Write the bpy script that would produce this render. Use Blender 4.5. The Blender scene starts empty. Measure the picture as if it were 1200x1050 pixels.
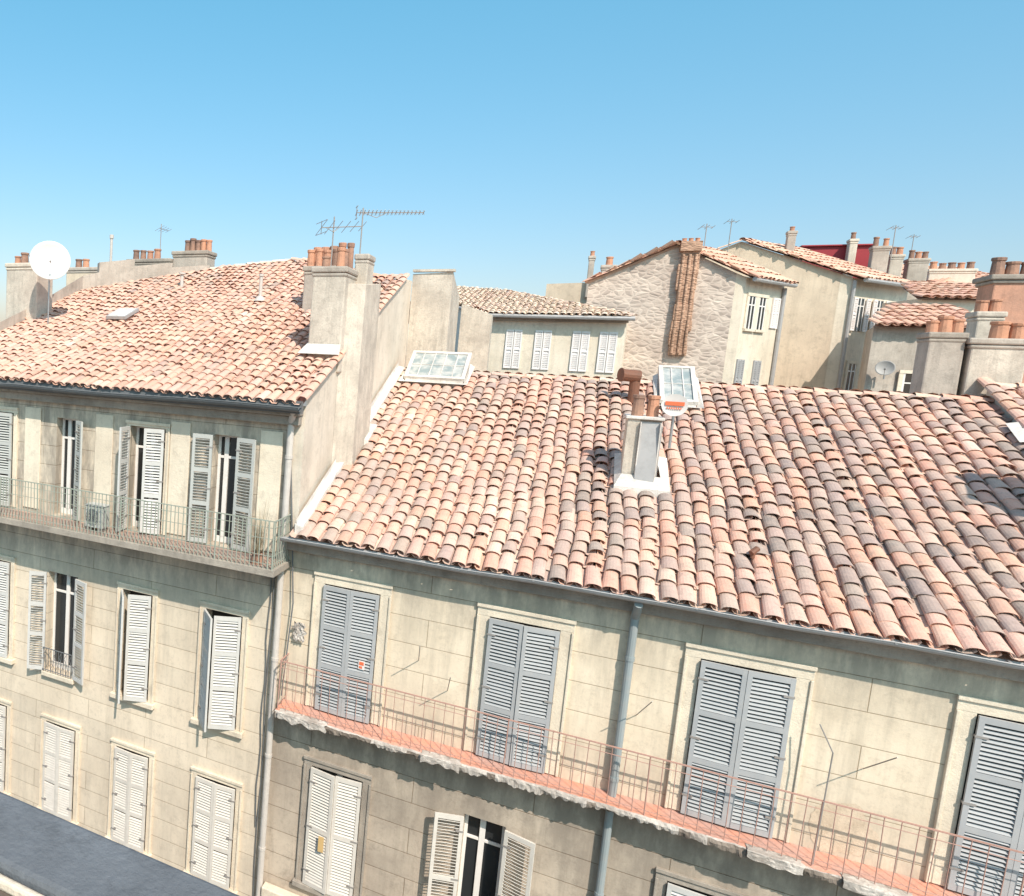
import bpy, math, random
from mathutils import Vector, Matrix, noise
random.seed(7)
SC=bpy.context.scene
COL=SC.collection
GZ=-14.5
V=Vector
# ------------------------------------------------------------------ builders
class MB:
    def __init__(s): s.v=[];s.f=[];s.m=[];s.c=[]
    def face(s,pts,mat=0,col=(1,1,1)):
        k=len(s.v); s.v+= [tuple(p) for p in pts]; s.f.append(tuple(range(k,k+len(pts)))); s.m.append(mat); s.c.append(col)
    def box(s,x0,x1,y0,y1,z0,z1,mat=0,M=None,col=(1,1,1)):
        k=len(s.v)
        P=[V((x,y,z)) for z in (z0,z1) for y in (y0,y1) for x in (x0,x1)]
        if M is not None: P=[M@p for p in P]
        s.v+=[tuple(p) for p in P]
        for q in ((0,2,3,1),(4,5,7,6),(0,1,5,4),(2,6,7,3),(0,4,6,2),(1,3,7,5)):
            s.f.append(tuple(k+i for i in q)); s.m.append(mat); s.c.append(col)
    def cyl(s,p0,p1,r0,r1=None,n=10,mat=0,col=(1,1,1),caps=True):
        p0=V(p0);p1=V(p1); r1=r0 if r1 is None else r1
        d=(p1-p0).normalized(); a=d.orthogonal().normalized(); b=d.cross(a)
        k=len(s.v)
        for p,r in ((p0,r0),(p1,r1)):
            for i in range(n):
                t=2*math.pi*i/n; s.v.append(tuple(p+a*math.cos(t)*r+b*math.sin(t)*r))
        for i in range(n):
            j=(i+1)%n; s.f.append((k+i,k+j,k+n+j,k+n+i)); s.m.append(mat); s.c.append(col)
        if caps:
            s.f.append(tuple(k+n-1-i for i in range(n))); s.m.append(mat); s.c.append(col)
            s.f.append(tuple(k+n+i for i in range(n))); s.m.append(mat); s.c.append(col)
    def tube(s,pts,r,n=6,mat=0):
        for a,b in zip(pts[:-1],pts[1:]): s.cyl(a,b,r,n=n,mat=mat)
    def lathe(s,c,prof,n=14,mat=0,M=None):
        k=len(s.v)
        for r,z in prof:
            for i in range(n):
                t=2*math.pi*i/n; p=V((r*math.cos(t),r*math.sin(t),z))
                if M is not None: p=M@p
                s.v.append(tuple(p+V(c)))
        for a in range(len(prof)-1):
            for i in range(n):
                j=(i+1)%n; s.f.append((k+a*n+i,k+a*n+j,k+(a+1)*n+j,k+(a+1)*n+i)); s.m.append(mat); s.c.append((1,1,1))
    def build(s,name,parent=None,mats=(),smooth=False,bev=0,label=None,loc=None):
        me=bpy.data.meshes.new(name); me.from_pydata(s.v,[],s.f)
        for m in mats: me.materials.append(m)
        me.polygons.foreach_set('material_index',s.m)
        if any(c!=(1,1,1) for c in s.c):
            at=me.color_attributes.new('Col','FLOAT_COLOR','CORNER'); arr=[]
            for f,c in zip(s.f,s.c): arr+=[c[0],c[1],c[2],1.0]*len(f)
            at.data.foreach_set('color',arr)
        if smooth: me.polygons.foreach_set('use_smooth',[True]*len(s.f))
        me.update()
        o=bpy.data.objects.new(name,me); COL.objects.link(o)
        if loc: o.location=loc
        if parent: attach(o,parent)
        if bev:
            b=o.modifiers.new('bevel','BEVEL'); b.width=bev; b.segments=2; b.limit_method='ANGLE'
        if label: o['label']=label
        return o
WP={}
def attach(o,parent):
    o.parent=parent
    o.matrix_parent_inverse=WP[parent.name].inverted() if parent.name in WP else Matrix()
def reg(o):
    WP[o.name]=Matrix.LocRotScale(o.location,o.rotation_euler,None); return o
def thing(name,loc,label,cat,group=None):
    e=bpy.data.objects.new(name,None); COL.objects.link(e); e.location=loc; e.empty_display_size=.3
    e['label']=label; e['category']=cat
    if group: e['group']=group
    return reg(e)
# ------------------------------------------------------------------ materials
def newmat(name,rough=.9,metal=0):
    m=bpy.data.materials.new(name); m.use_nodes=True; nt=m.node_tree; b=nt.nodes['Principled BSDF']
    b.inputs['Roughness'].default_value=rough; b.inputs['Metallic'].default_value=metal
    b.inputs['Specular IOR Level'].default_value=.2
    return m,nt,b
def noi(nt,vec,scale,detail=4,rough=.6):
    n=nt.nodes.new('ShaderNodeTexNoise'); n.inputs['Scale'].default_value=scale; n.inputs['Detail'].default_value=detail; n.inputs['Roughness'].default_value=rough
    nt.links.new(vec,n.inputs['Vector']); return n.outputs[0]
def mix(nt,fac,a,b,mode='MIX'):
    x=nt.nodes.new('ShaderNodeMix'); x.data_type='RGBA'; x.blend_type=mode
    for i,vv in ((0,fac),(6,a),(7,b)):
        if isinstance(vv,(int,float)): x.inputs[i].default_value=vv
        elif isinstance(vv,tuple): x.inputs[i].default_value=(*vv,1)
        else: nt.links.new(vv,x.inputs[i])
    return x.outputs[2]
def posn(nt): return nt.nodes.new('ShaderNodeNewGeometry').outputs['Position']
def mapping(nt,vec,sc):
    m=nt.nodes.new('ShaderNodeMapping'); m.inputs['Scale'].default_value=sc; nt.links.new(vec,m.inputs[0]); return m.outputs[0]
def bump(nt,b,h,st=.3,dist=.02):
    x=nt.nodes.new('ShaderNodeBump'); x.inputs['Strength'].default_value=st; x.inputs['Distance'].default_value=dist
    nt.links.new(h,x.inputs['Height']); nt.links.new(x.outputs[0],b.inputs['Normal'])
def mapr(nt,v,a,b,c=0,d=1):
    x=nt.nodes.new('ShaderNodeMapRange'); x.inputs[1].default_value=a;x.inputs[2].default_value=b;x.inputs[3].default_value=c;x.inputs[4].default_value=d
    nt.links.new(v,x.inputs[0]); return x.outputs[0]
def plaster(name,base,stain,streak=.5,joints=None,scale=1,spots=.35,zstain=None):
    m,nt,b=newmat(name); P=posn(nt)
    dk=tuple(c*.52 for c in base)
    c=mix(nt,mapr(nt,noi(nt,P,.7*scale,6,.65),.38,.64),base,stain)
    sv=mapping(nt,P,(3.5,3.5,.3))
    c=mix(nt,mapr(nt,noi(nt,sv,1.0*scale,7,.75),.48,.76,0,streak),c,dk)
    c=mix(nt,mapr(nt,noi(nt,P,14*scale,4,.75),.52,.75,0,spots),c,tuple(x*.65 for x in stain))
    c=mix(nt,mapr(nt,noi(nt,P,2.7*scale,7,.8),.52,.66,0,.55),c,tuple(x*.70 for x in stain))
    h=noi(nt,P,30,5,.7)
    if joints or zstain:
        sp=nt.nodes.new('ShaderNodeSeparateXYZ'); nt.links.new(P,sp.inputs[0])
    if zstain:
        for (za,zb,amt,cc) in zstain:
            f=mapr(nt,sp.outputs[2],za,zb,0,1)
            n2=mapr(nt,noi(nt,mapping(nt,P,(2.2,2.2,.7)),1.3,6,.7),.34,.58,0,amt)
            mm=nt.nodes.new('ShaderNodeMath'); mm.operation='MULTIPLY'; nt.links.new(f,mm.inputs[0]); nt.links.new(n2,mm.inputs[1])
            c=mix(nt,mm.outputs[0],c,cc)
    if joints:
        cb=nt.nodes.new('ShaderNodeCombineXYZ')
        nt.links.new(sp.outputs[0],cb.inputs[0]); nt.links.new(sp.outputs[2],cb.inputs[1])
        br=nt.nodes.new('ShaderNodeTexBrick'); nt.links.new(cb.outputs[0],br.inputs['Vector'])
        br.inputs['Scale'].default_value=1; br.inputs['Brick Width'].default_value=joints[0]; br.inputs['Row Height'].default_value=joints[1]
        br.inputs['Mortar Size'].default_value=joints[2]; br.inputs['Mortar Smooth'].default_value=.5
        br.inputs['Color1'].default_value=(.92,.915,.91,1); br.inputs['Color2'].default_value=(1.02,1.01,1.0,1); br.inputs['Mortar'].default_value=(*joints[3],1)
        c=mix(nt,1.0,c,br.outputs['Color'],'MULTIPLY')
        h2=mapr(nt,br.outputs['Fac'],0,1,1,0); ad=nt.nodes.new('ShaderNodeMath'); ad.operation='MULTIPLY_ADD'; nt.links.new(h,ad.inputs[0]); ad.inputs[1].default_value=.4; nt.links.new(h2,ad.inputs[2]); h=ad.outputs[0]
    nt.links.new(c,b.inputs['Base Color']); bump(nt,b,h,.6,.014); return m
def paint(name,base,wear,rough=.6,amt=.5,metal=0,scale=8):
    m,nt,b=newmat(name,rough,metal); P=posn(nt)
    c=mix(nt,mapr(nt,noi(nt,P,scale,5,.7),.45,.75,0,amt),base,wear)
    c=mix(nt,mapr(nt,noi(nt,P,1.3,3),.35,.7,0,.35),c,tuple(x*.75 for x in base))
    nt.links.new(c,b.inputs['Base Color']); bump(nt,b,noi(nt,P,40,3),.15,.004); return m
def tilemat(name,lt=.42,dkk=.6):
    m,nt,b=newmat(name,.9); P=posn(nt)
    at=nt.nodes.new('ShaderNodeVertexColor'); at.layer_name='Col'
    c=mix(nt,mapr(nt,noi(nt,P,10,6,.8),.42,.70,0,lt),at.outputs[0],(.77,.57,.46))
    c=mix(nt,mapr(nt,noi(nt,P,1.3,6,.7),.46,.68,0,dkk*.75),c,(.44,.315,.26))
    c=mix(nt,mapr(nt,noi(nt,P,8,6,.85),.52,.67,0,dkk),c,(.34,.25,.21))
    c=mix(nt,mapr(nt,noi(nt,P,55,3,.8),.5,.8,0,.35),c,(.36,.24,.19))
    nt.links.new(c,b.inputs['Base Color']); bump(nt,b,noi(nt,P,60,4,.7),.6,.010); return m
def rubble(name,base,dark,sc=4.2,zs=1.7):
    m,nt,b=newmat(name); P=posn(nt)
    vo=nt.nodes.new('ShaderNodeTexVoronoi'); vo.inputs['Scale'].default_value=sc; nt.links.new(mapping(nt,P,(1,1,zs)),vo.inputs['Vector'])
    ve=nt.nodes.new('ShaderNodeTexVoronoi'); ve.feature='DISTANCE_TO_EDGE'; ve.inputs['Scale'].default_value=sc; nt.links.new(mapping(nt,P,(1,1,zs)),ve.inputs['Vector'])
    sp=nt.nodes.new('ShaderNodeSeparateColor'); nt.links.new(vo.outputs['Color'],sp.inputs[0])
    c=mix(nt,mapr(nt,sp.outputs[0],0,1,0,.9),base,dark)
    c=mix(nt,mapr(nt,ve.outputs[0],0,.1,1,0),c,tuple(min(1,x*1.05) for x in base))
    c=mix(nt,mapr(nt,noi(nt,P,1.2,5),.42,.68,0,.7),c,dark)
    nt.links.new(c,b.inputs['Base Color']); bump(nt,b,ve.outputs[0],.8,.06); return m
M={}
MOR=(.60,.55,.49)
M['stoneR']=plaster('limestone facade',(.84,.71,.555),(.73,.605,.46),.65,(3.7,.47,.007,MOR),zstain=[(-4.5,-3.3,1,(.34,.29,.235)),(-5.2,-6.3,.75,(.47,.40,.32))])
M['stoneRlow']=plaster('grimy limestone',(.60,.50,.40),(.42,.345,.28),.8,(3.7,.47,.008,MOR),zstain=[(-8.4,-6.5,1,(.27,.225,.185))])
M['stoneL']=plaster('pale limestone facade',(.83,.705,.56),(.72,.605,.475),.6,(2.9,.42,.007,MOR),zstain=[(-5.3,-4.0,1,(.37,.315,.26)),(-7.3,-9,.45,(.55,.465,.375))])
M['trim']=plaster('limestone trim',(.83,.715,.57),(.70,.59,.465),.5)
M['trimgrey']=plaster('weathered cornice stone',(.46,.395,.33),(.31,.265,.225),.75)
M['party']=plaster('cream render',(.76,.665,.555),(.63,.54,.44),.6)
M['stack']=plaster('weathered stack render',(.70,.61,.51),(.50,.43,.36),.8,scale=2.2,spots=.7)
M['greyrender']=plaster('grey cement render',(.55,.475,.405),(.39,.335,.285),.75,scale=1.7)
M['beige']=plaster('beige render',(.72,.585,.445),(.60,.48,.365),.6)
M['cream']=plaster('light cream render',(.81,.70,.57),(.70,.60,.475),.5)
M['white']=plaster('white render',(.83,.76,.685),(.74,.67,.59),.4)
M['rubble']=rubble('rubble stone',(.66,.545,.46),(.42,.335,.285))
M['patch']=plaster('worn plaster patch',(.72,.58,.44),(.58,.46,.34),.3,scale=6,spots=.7)
M['flue']=rubble('rough ochre brick',(.58,.36,.25),(.32,.19,.13),5,2.6)
M['orange']=plaster('orange render',(.70,.36,.245),(.50,.28,.2),.7,scale=2)
M['tile']=tilemat('terracotta tile')
M['tileleft']=tilemat('faded terracotta tile',.45,.42)
M['tilefar']=tilemat('distant terracotta tile',.25,.22)
M['pot']=plaster('terracotta pot',(.66,.33,.205),(.48,.25,.17),.5,spots=.5)
M['potdark']=plaster('sooty terracotta pot',(.44,.25,.175),(.22,.145,.12),.6,scale=3)
M['zinc']=paint('grey zinc',(.44,.42,.41),(.28,.26,.25),.45,.5,.1)
M['gutterL']=paint('slate painted gutter',(.16,.165,.17),(.25,.23,.22),.5,.5)
M['pvc']=paint('off white painted pipe',(.61,.55,.5),(.4,.35,.31),.5,.5)
M['pipeblue']=paint('blue grey drainpipe',(.31,.345,.35),(.43,.38,.345),.5,.45)
M['shBlue']=paint('grey shutter paint',(.415,.415,.42),(.53,.50,.475),.6,.5)
M['shBlue2']=paint('dusty grey shutter paint',(.43,.425,.43),(.53,.50,.475),.6,.5)
M['shGrey']=paint('pale grey shutter paint',(.63,.605,.575),(.49,.445,.41),.65,.5)
M['shGreen']=paint('grey green shutter paint',(.51,.505,.475),(.61,.57,.525),.65,.5)
M['shWhite']=paint('cream grey shutter paint',(.70,.64,.575),(.5,.44,.385),.65,.5)
M['shPale']=paint('pale shutter paint',(.86,.80,.77),(.8,.74,.7),.6,.3)
M['frame']=paint('white window paint',(.82,.77,.73),(.6,.53,.48),.5,.3)
M['rail']=paint('faded rusty rail',(.50,.29,.235),(.36,.22,.18),.6,.6)
M['railL']=paint('grey green rail',(.33,.36,.30),(.40,.28,.21),.6,.5)
M['floor']=plaster('terracotta floor',(.74,.33,.225),(.56,.34,.28),.4,scale=3,spots=.5)
M['floorL']=plaster('dusty terracotta floor',(.50,.34,.27),(.40,.30,.25),.4,scale=3)
M['flash']=plaster('white lime flashing',(.79,.735,.675),(.60,.54,.49),.6,scale=3)
M['metal']=paint('aluminium',(.5,.5,.5),(.3,.3,.3),.35,.3,.8)
M['steel']=paint('dull steel pole',(.36,.33,.31),(.3,.22,.17),.5,.5,.2)
M['rust']=paint('rusty flue',(.22,.10,.065),(.09,.065,.05),.6,.6)
M['parapet']=plaster('blue grey weathered concrete',(.175,.185,.20),(.13,.135,.145),.4,spots=.35,scale=2)
M['parlip']=plaster('brown ledge moulding',(.20,.155,.12),(.14,.11,.09),.3)
M['dish']=paint('white dish paint',(.72,.68,.64),(.58,.54,.51),.5,.35)
M['dishgrey']=paint('grey dish paint',(.42,.40,.38),(.33,.31,.3),.5,.4)
M['redlabel']=paint('orange red print',(.78,.18,.08),(.68,.22,.12),.5,.2)
M['yellow']=paint('yellowed patch',(.68,.45,.2),(.55,.4,.2),.6,.3)
M['redroof']=paint('dark red metal',(.36,.05,.06),(.25,.05,.05),.5,.3)
M['asphalt']=plaster('asphalt',(.055,.055,.058),(.04,.04,.04),.2)
M['pave']=plaster('pavement stone',(.3,.28,.26),(.22,.2,.18),.2)
M['cloth']=plaster('dirty pale mortar and cloth',(.66,.59,.53),(.36,.305,.265),.75,scale=5,spots=.6)
M['broken']=plaster('dark broken slab edge',(.32,.26,.215),(.15,.12,.10),.6,scale=4)
M['plant']=paint('dry reeds',(.40,.31,.2),(.26,.23,.13),.8,.6)
m,nt,b=newmat('window glass',.08); b.inputs['Base Color'].default_value=(.03,.032,.034,1); b.inputs['Specular IOR Level'].default_value=.6; M['glass']=m
m,nt,b=newmat('dark interior',.95); b.inputs['Base Color'].default_value=(.05,.045,.04,1); M['dark']=m
m,nt,b=newmat('skylight glass',.35); P=posn(nt)
nt.links.new(mix(nt,mapr(nt,noi(nt,P,5,4),.4,.62),(.27,.315,.315),(.50,.49,.46)),b.inputs['Base Color']); b.inputs['Specular IOR Level'].default_value=.35; M['skyglass']=m
# ------------------------------------------------------------------ tiles
def inpoly(p,poly):
    x,y=p; r=False; n=len(poly)
    for i in range(n):
        x1,y1=poly[i]; x2,y2=poly[(i+1)%n]
        if (y1>y)!=(y2>y) and x<(x2-x1)*(y-y1)/(y2-y1)+x1: r=not r
    return r
def pal(x,y,bias,pals):
    n=noise.noise(V((x*.45,y*.45,3.1)))*.5+noise.noise(V((x*1.7,y*.6,9)))*.4
    t=random.random()*.85+n*.6+bias
    for lim,c in pals:
        if t<lim: break
    k=random.uniform(.9,1.09)
    return (c[0]*k,c[1]*k*random.uniform(.96,1.04),c[2]*k)
PALR=[(-.1,(.81,.66,.54)),(.10,(.80,.57,.45)),(.38,(.77,.475,.365)),(.58,(.71,.395,.285)),(.72,(.64,.44,.355)),(.87,(.53,.385,.32)),(1.03,(.41,.315,.275)),(9,(.31,.25,.225))]
PALL=[(-.1,(.81,.62,.50)),(.14,(.78,.51,.395)),(.66,(.74,.435,.325)),(.88,(.67,.365,.26)),(1.02,(.55,.37,.29)),(9,(.43,.32,.265))]
PALF=[(.2,(.79,.54,.405)),(.6,(.76,.455,.33)),(9,(.69,.395,.28))]
PALC=[(.4,(.83,.67,.53)),(.8,(.81,.62,.48)),(9,(.76,.55,.42))]
FH=.62
def arc(mb,O,u,s,n,uc,s0,s1,r0,r1,h0,h1,col,seg,up,lip=.016,sk=0):
    b=len(mb.v); A=[];B=[];I=[]
    for k in range(seg+1):
        a=math.pi*k/seg; ca,sa=math.cos(a),math.sin(a)*up
        A.append(O+u*(uc-sk-r0*ca)+s*s0+n*(h0+r0*FH*sa)); B.append(O+u*(uc+sk-r1*ca)+s*s1+n*(h1+r1*FH*sa))
        I.append(O+u*(uc-sk-(r0-lip)*ca)+s*(s0+.002)+n*(h0+(r0-lip)*FH*sa-(0 if up>0 else lip)))
    mb.v+=[tuple(p) for p in A+B+I]; N=seg+1
    for k in range(seg):
        mb.f.append((b+k,b+k+1,b+N+k+1,b+N+k)); mb.m.append(0); mb.c.append(col)
        mb.f.append((b+2*N+k,b+2*N+k+1,b+k+1,b+k)); mb.m.append(0); mb.c.append(tuple(c*.85 for c in col))
def tiles(mb,poly,sp=.235,ex=.33,seg=8,bias=lambda x,y:0,pals=PALR,over=.1,skip=None,back=True):
    O=V(poly[0]); u=(V(poly[1])-O).normalized(); w=V(poly[2])-O; s=(w-u*w.dot(u)).normalized(); n=u.cross(s)
    if n.z<0: n=-n
    P2=[((V(p)-O).dot(u),(V(p)-O).dot(s)) for p in poly]
    W0=min(p[0] for p in P2);W1=max(p[0] for p in P2);L=max(p[1] for p in P2)
    r=sp*.42; fine=seg>=6; hk=sp/.24
    for i in range(int((W1-W0)/sp)+1):
        wob=random.uniform(-.018,.018); ph=random.uniform(-.10,.10) if fine else 0
        for j in range(int(L/ex)+1):
            for kind in (0,1):
                uc=W0+(i+.5*(1-kind)+.02)*sp; sc=j*ex+ex*.3
                if not inpoly((uc,min(sc,L-.01)),P2): continue
                q=O+u*uc+s*sc
                if skip and skip(q): continue
                c=pal(q.x,q.y,bias(q.x,q.y)+(.04 if kind==0 else -.06),pals)
                ds=random.uniform(-.045,.045)+(ph if j else 0); du=wob+random.uniform(-.018,.018); dh=random.uniform(0,.016)
                sk=random.uniform(-.012,.012)
                if fine and random.random()<.08: ds-=random.uniform(.03,.10); sk*=2; dh+=.008
                lowf=.06*noise.noise(V((q.x*.5,q.y*.5,1.7))) if fine else 0
                Oq=O+n*lowf; uw=.08*noise.noise(V((q.x*.3,q.y*.55,5))) if fine else 0
                s0=j*ex-(over if j==0 else 0)+(ds if j else random.uniform(-.02,.02)); s1=(j+1)*ex+ex*.30
                if s1>L+.06: s1=L+.06
                rk=random.uniform(.94,1.06)
                if kind==0: arc(mb,Oq,u,s,n,uc+du+uw,s0,s1,r*1.14*rk,r*.94,.055*hk+dh,.033*hk,c,seg,1,sk=sk,lip=.013)
                else: arc(mb,Oq,u,s,n,uc+du*.5+uw,s0,s1,r*1.0,r*1.15,.092*hk,.072*hk,c,max(3,seg-4),-1,sk=sk,lip=.012)
    if back: mb.face([V(p)-n*.04 for p in poly],0,(.45,.32,.25))
def ridge(mb,a,b,r=.11,pals=PALR,step=.38,seg=6):
    a=V(a);b=V(b); d=(b-a).normalized(); L=(b-a).length; up=V((0,0,1)); w=d.cross(up).normalized(); n=w.cross(d)
    k=0
    while k*step<L:
        s0=k*step; s1=min(L,s0+step*1.15); c=pal(a.x+k,a.y,-.05,pals)
        arc(mb,a,w,d,n,random.uniform(-.02,.02),s0,s1,r*1.06,r*.92,random.uniform(0,.03),-.01,c,seg,1); k+=1
# ------------------------------------------------------------------ parts
def facade(mb,x0,x1,z0,z1,y,ops,depth=.28,mat=0,rm=0,zcut=()):
    xs=sorted({x0,x1}|{v for o in ops for v in o[:2]}); zs=sorted({z0,z1}|{v for o in ops for v in o[2:4]}|set(zcut))
    for a,b in zip(xs[:-1],xs[1:]):
        for c,d in zip(zs[:-1],zs[1:]):
            if any(o[0]<=a and b<=o[1] and o[2]<=c and d<=o[3] for o in ops): continue
            mb.face([(a,y,c),(b,y,c),(b,y,d),(a,y,d)],mat(a,c) if callable(mat) else mat)
    for a,b,c,d in ops:
        Y=y+depth
        mb.face([(a,y,c),(a,y,d),(a,Y,d),(a,Y,c)],rm); mb.face([(b,y,d),(b,y,c),(b,Y,c),(b,Y,d)],rm)
        mb.face([(a,y,d),(b,y,d),(b,Y,d),(a,Y,d)],rm); mb.face([(b,y,c),(a,y,c),(a,Y,c),(b,Y,c)],rm)
LEAF={}
def leafmesh(w,h,sgn,mat,panels=3):
    k=(round(w,2),round(h,2),sgn,mat.name,panels)
    if k in LEAF: return LEAF[k]
    mb=MB(); st=.055; t=.02
    mb.box(0,st,-t,t,0,h); mb.box(w-st,w,-t,t,0,h)
    fr=[0]+([.36,.68] if panels==3 else [.5])+[1]
    zr=[]
    for f in fr:
        z=f*(h-.08); mb.box(st,w-st,-t+.001,t-.001,z,z+.08); zr.append(z)
    for a,b in zip(zr[:-1],zr[1:]):
        z=a+.08+.022
        while z<b-.018:
            R=Matrix.Translation((0,0,z))@Matrix.Rotation(sgn*math.radians(44+random.uniform(-6,6)),4,'X')
            mb.box(st-.003,w-st+.003,-.022,.022,-.004,.004,M=R); z+=.057
    for z in (h*.12,h*.5,h*.88): mb.box(-.012,.11,-t-.006,t+.006,z,z+.03,1)
    me_o=mb.build('shutter',None,[mat,M['steel']]); me=me_o.data; bpy.data.objects.remove(me_o); LEAF[k]=me; return me
def shutter(parent,hx,y,z,w,h,side,deg,mat,panels=3,label=None):
    me=leafmesh(w,h,1 if side==1 else -1,mat,panels)
    o=bpy.data.objects.new('shutter',me); COL.objects.link(o)
    o.location=(hx,y,z); o.rotation_euler=(0,0,math.radians(-deg if side==1 else 180+deg)); attach(o,parent)
    if label:o['label']=label
    return o
def window(house,x0,x1,z0,z1,y,leaves,mat,trimmat,sur=.17,sill=True,casement=True,panels=3,lip=True,name='window',label=None,lw=None):
    mb=MB(); p=.035
    if sur:
        mb.box(x0-sur,x0,y-p,y+.02,z0,z1); mb.box(x1,x1+sur,y-p,y+.02,z0,z1); mb.box(x0-sur,x1+sur,y-p-.003,y+.02,z1,z1+sur)
        if lip:
            q=.035; mb.box(x0-sur,x0-sur+q,y-p-.025,y-p,z0,z1); mb.box(x1+sur-q,x1+sur,y-p-.025,y-p,z0,z1); mb.box(x0-sur-.01,x1+sur+.01,y-p-.032,y-p-.003,z1+sur-.05,z1+sur+.01)
    Y=y+.2
    if casement:
        t=.055
        mb.box(x0,x0+t,Y,Y+.05,z0,z1,1); mb.box(x1-t,x1,Y,Y+.05,z0,z1,1); mb.box(x0+t,x1-t,Y,Y+.05,z1-t,z1,1); mb.box(x0+t,x1-t,Y,Y+.05,z0,z0+.12,1)
        xm=x0+(x1-x0)*(.5 if casement is True else casement); mb.box(xm-.045,xm+.045,Y-.01,Y+.05,z0+.12,z1-t,1)
        zt=z1-(z1-z0)*.22; mb.box(x0+t,xm-.045,Y,Y+.045,zt,zt+.05,1); mb.box(xm+.045,x1-t,Y,Y+.045,zt,zt+.05,1)
        mb.face([(x0,Y+.03,z0),(x1,Y+.03,z0),(x1,Y+.03,z1),(x0,Y+.03,z1)],2)
    else: mb.face([(x0,Y+.07,z0),(x1,Y+.07,z0),(x1,Y+.07,z1),(x0,Y+.07,z1)],3)
    w=mb.build(name,house,[trimmat,M['frame'],M['glass'],M['dark']],bev=.006,label=label)
    if sill:
        sb=MB(); sb.box(x0-sur-.04,x1+sur+.04,y-.12,y+.05,z0-.11,z0-.002); sb.build('sill',w,[trimmat],bev=.012)
    h=z1-z0-.02
    for side,deg,*lb in leaves:
        wd=lw or ((x1-x0)/2-.004)
        shutter(w,x0+.004 if side==1 else x1-.004,y-.075,z0+.01,wd,h,side,deg,mat,panels,lb[0] if lb else None)
    return w
def potmesh(mb,c,r,h,mat=0):
    prof=[(r*.98,0),(r*.92,h*.5),(r*.86,h*.82),(r*1.02,h*.84),(r*1.05,h*.97),(r*.95,h),(r*.72,h),(r*.7,h*.75),(0.001,h*.7)]
    mb.lathe(c,prof,12,mat)
def chimney(house,x0,x1,y0,y1,z0,z1,mat,pots=(),cap=.06,capmat=None,potmat=None,label=None,band=True):
    mb=MB(); ch=.12
    mb.box(x0,x1,y0,y1,z0,z1-ch)
    mb.box(x0-cap,x1+cap,y0-cap,y1+cap,z1-ch,z1,1)
    if band: mb.box(x0-cap*.5,x1+cap*.5,y0-cap*.5,y1+cap*.5,z1-ch-.08,z1-ch-.003,1)
    o=mb.build('chimney',house,[mat,capmat or mat],bev=.03,label=label)
    for (px,py,r,h) in pots:
        pb=MB(); potmesh(pb,(px,py,z1-.01),r*random.uniform(.9,1.08),h*random.uniform(.82,1.1)); pb.build('chimney_pot',o,[potmat if potmat else random.choice([M['pot'],M['pot'],M['potdark']])],smooth=False)
    return o
def drain(mb,pts,r,mat=0):
    mb.tube(pts,r,12,mat)
    for a,b in zip(pts[:-1],pts[1:]):
        a=V(a);b=V(b);L=(b-a).length; d=(b-a).normalized()
        k=.6
        while k<L: mb.cyl(a+d*k,a+d*(k+.06),r*1.18,n=12,mat=mat); k+=1.9
def railing(x0,x1,y,zf,zt,xend,wally,step=.14,r=.007,mats=None,balc=None,sides=(1,1),mid=()):
    mb=MB()
    def run(a,b):
        a=V(a);b=V(b);L=(b-a).length;n=max(1,int(L/step))
        T=Matrix.Translation((a.x,a.y,0))@Matrix.Rotation(math.atan2(b.y-a.y,b.x-a.x),4,'Z')
        mb.box(0,L,-.012,.012,zt-.010,zt+.006,M=T)
        for zz in (zf+.09,zt-.12)+tuple(mid): mb.cyl((a.x,a.y,zz),(b.x,b.y,zz),.006,n=5)
        for i in range(n+1):
            p=a+(b-a)*i/n; rr=r*(1.7 if i%12==0 else 1)
            jx=random.uniform(-.016,.016)
            mb.cyl((p.x,p.y,zf),(p.x+jx,p.y,zt-.01),rr,n=5)
    run((x0,y,0),(x1,y,0))
    if sides[0]: run((x0,y,0),(x0,wally,0))
    if sides[1]: run((x1,y,0),(x1,wally,0))
    return mb.build('railing',balc,mats)
def wallpts(mb,pts,zb,mat=0,close=True):
    n=len(pts)
    for i in range(n if close else n-1):
        a=pts[i];b=pts[(i+1)%n]
        mb.face([(a[0],a[1],zb),(b[0],b[1],zb),b,a],mat)
def gutter(mb,x0,x1,y,z,r=.075,mat=0):
    n=8; prof=[]
    for k in range(n+1):
        a=math.pi*k/n; prof.append((y-r*math.cos(a),z-r*math.sin(a)))
    prof2=[(y-(r-.008)*math.cos(math.pi*k/n),z-(r-.008)*math.sin(math.pi*k/n)) for k in range(n+1)][::-1]
    P=prof+prof2
    L=x1-x0; N=int(L/1.0)
    xs=[x0+L*i/N for i in range(N+1)]; dz=[random.uniform(-.018,.018) for _ in xs]
    for i in range(N):
        for k in range(len(P)):
            a=P[k];b=P[(k+1)%len(P)]
            mb.face([(xs[i],a[0],a[1]+dz[i]),(xs[i+1],a[0],a[1]+dz[i+1]),(xs[i+1],b[0],b[1]+dz[i+1]),(xs[i],b[0],b[1]+dz[i])],mat)
        mb.cyl((xs[i],y-r,z+dz[i]),(xs[i+1],y-r,z+dz[i+1]),.010,n=6,mat=mat)
    for x in xs[::1]: mb.box(x-.012,x+.012,y-r-.006,y+r,z-.006,z+.004,mat)
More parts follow.
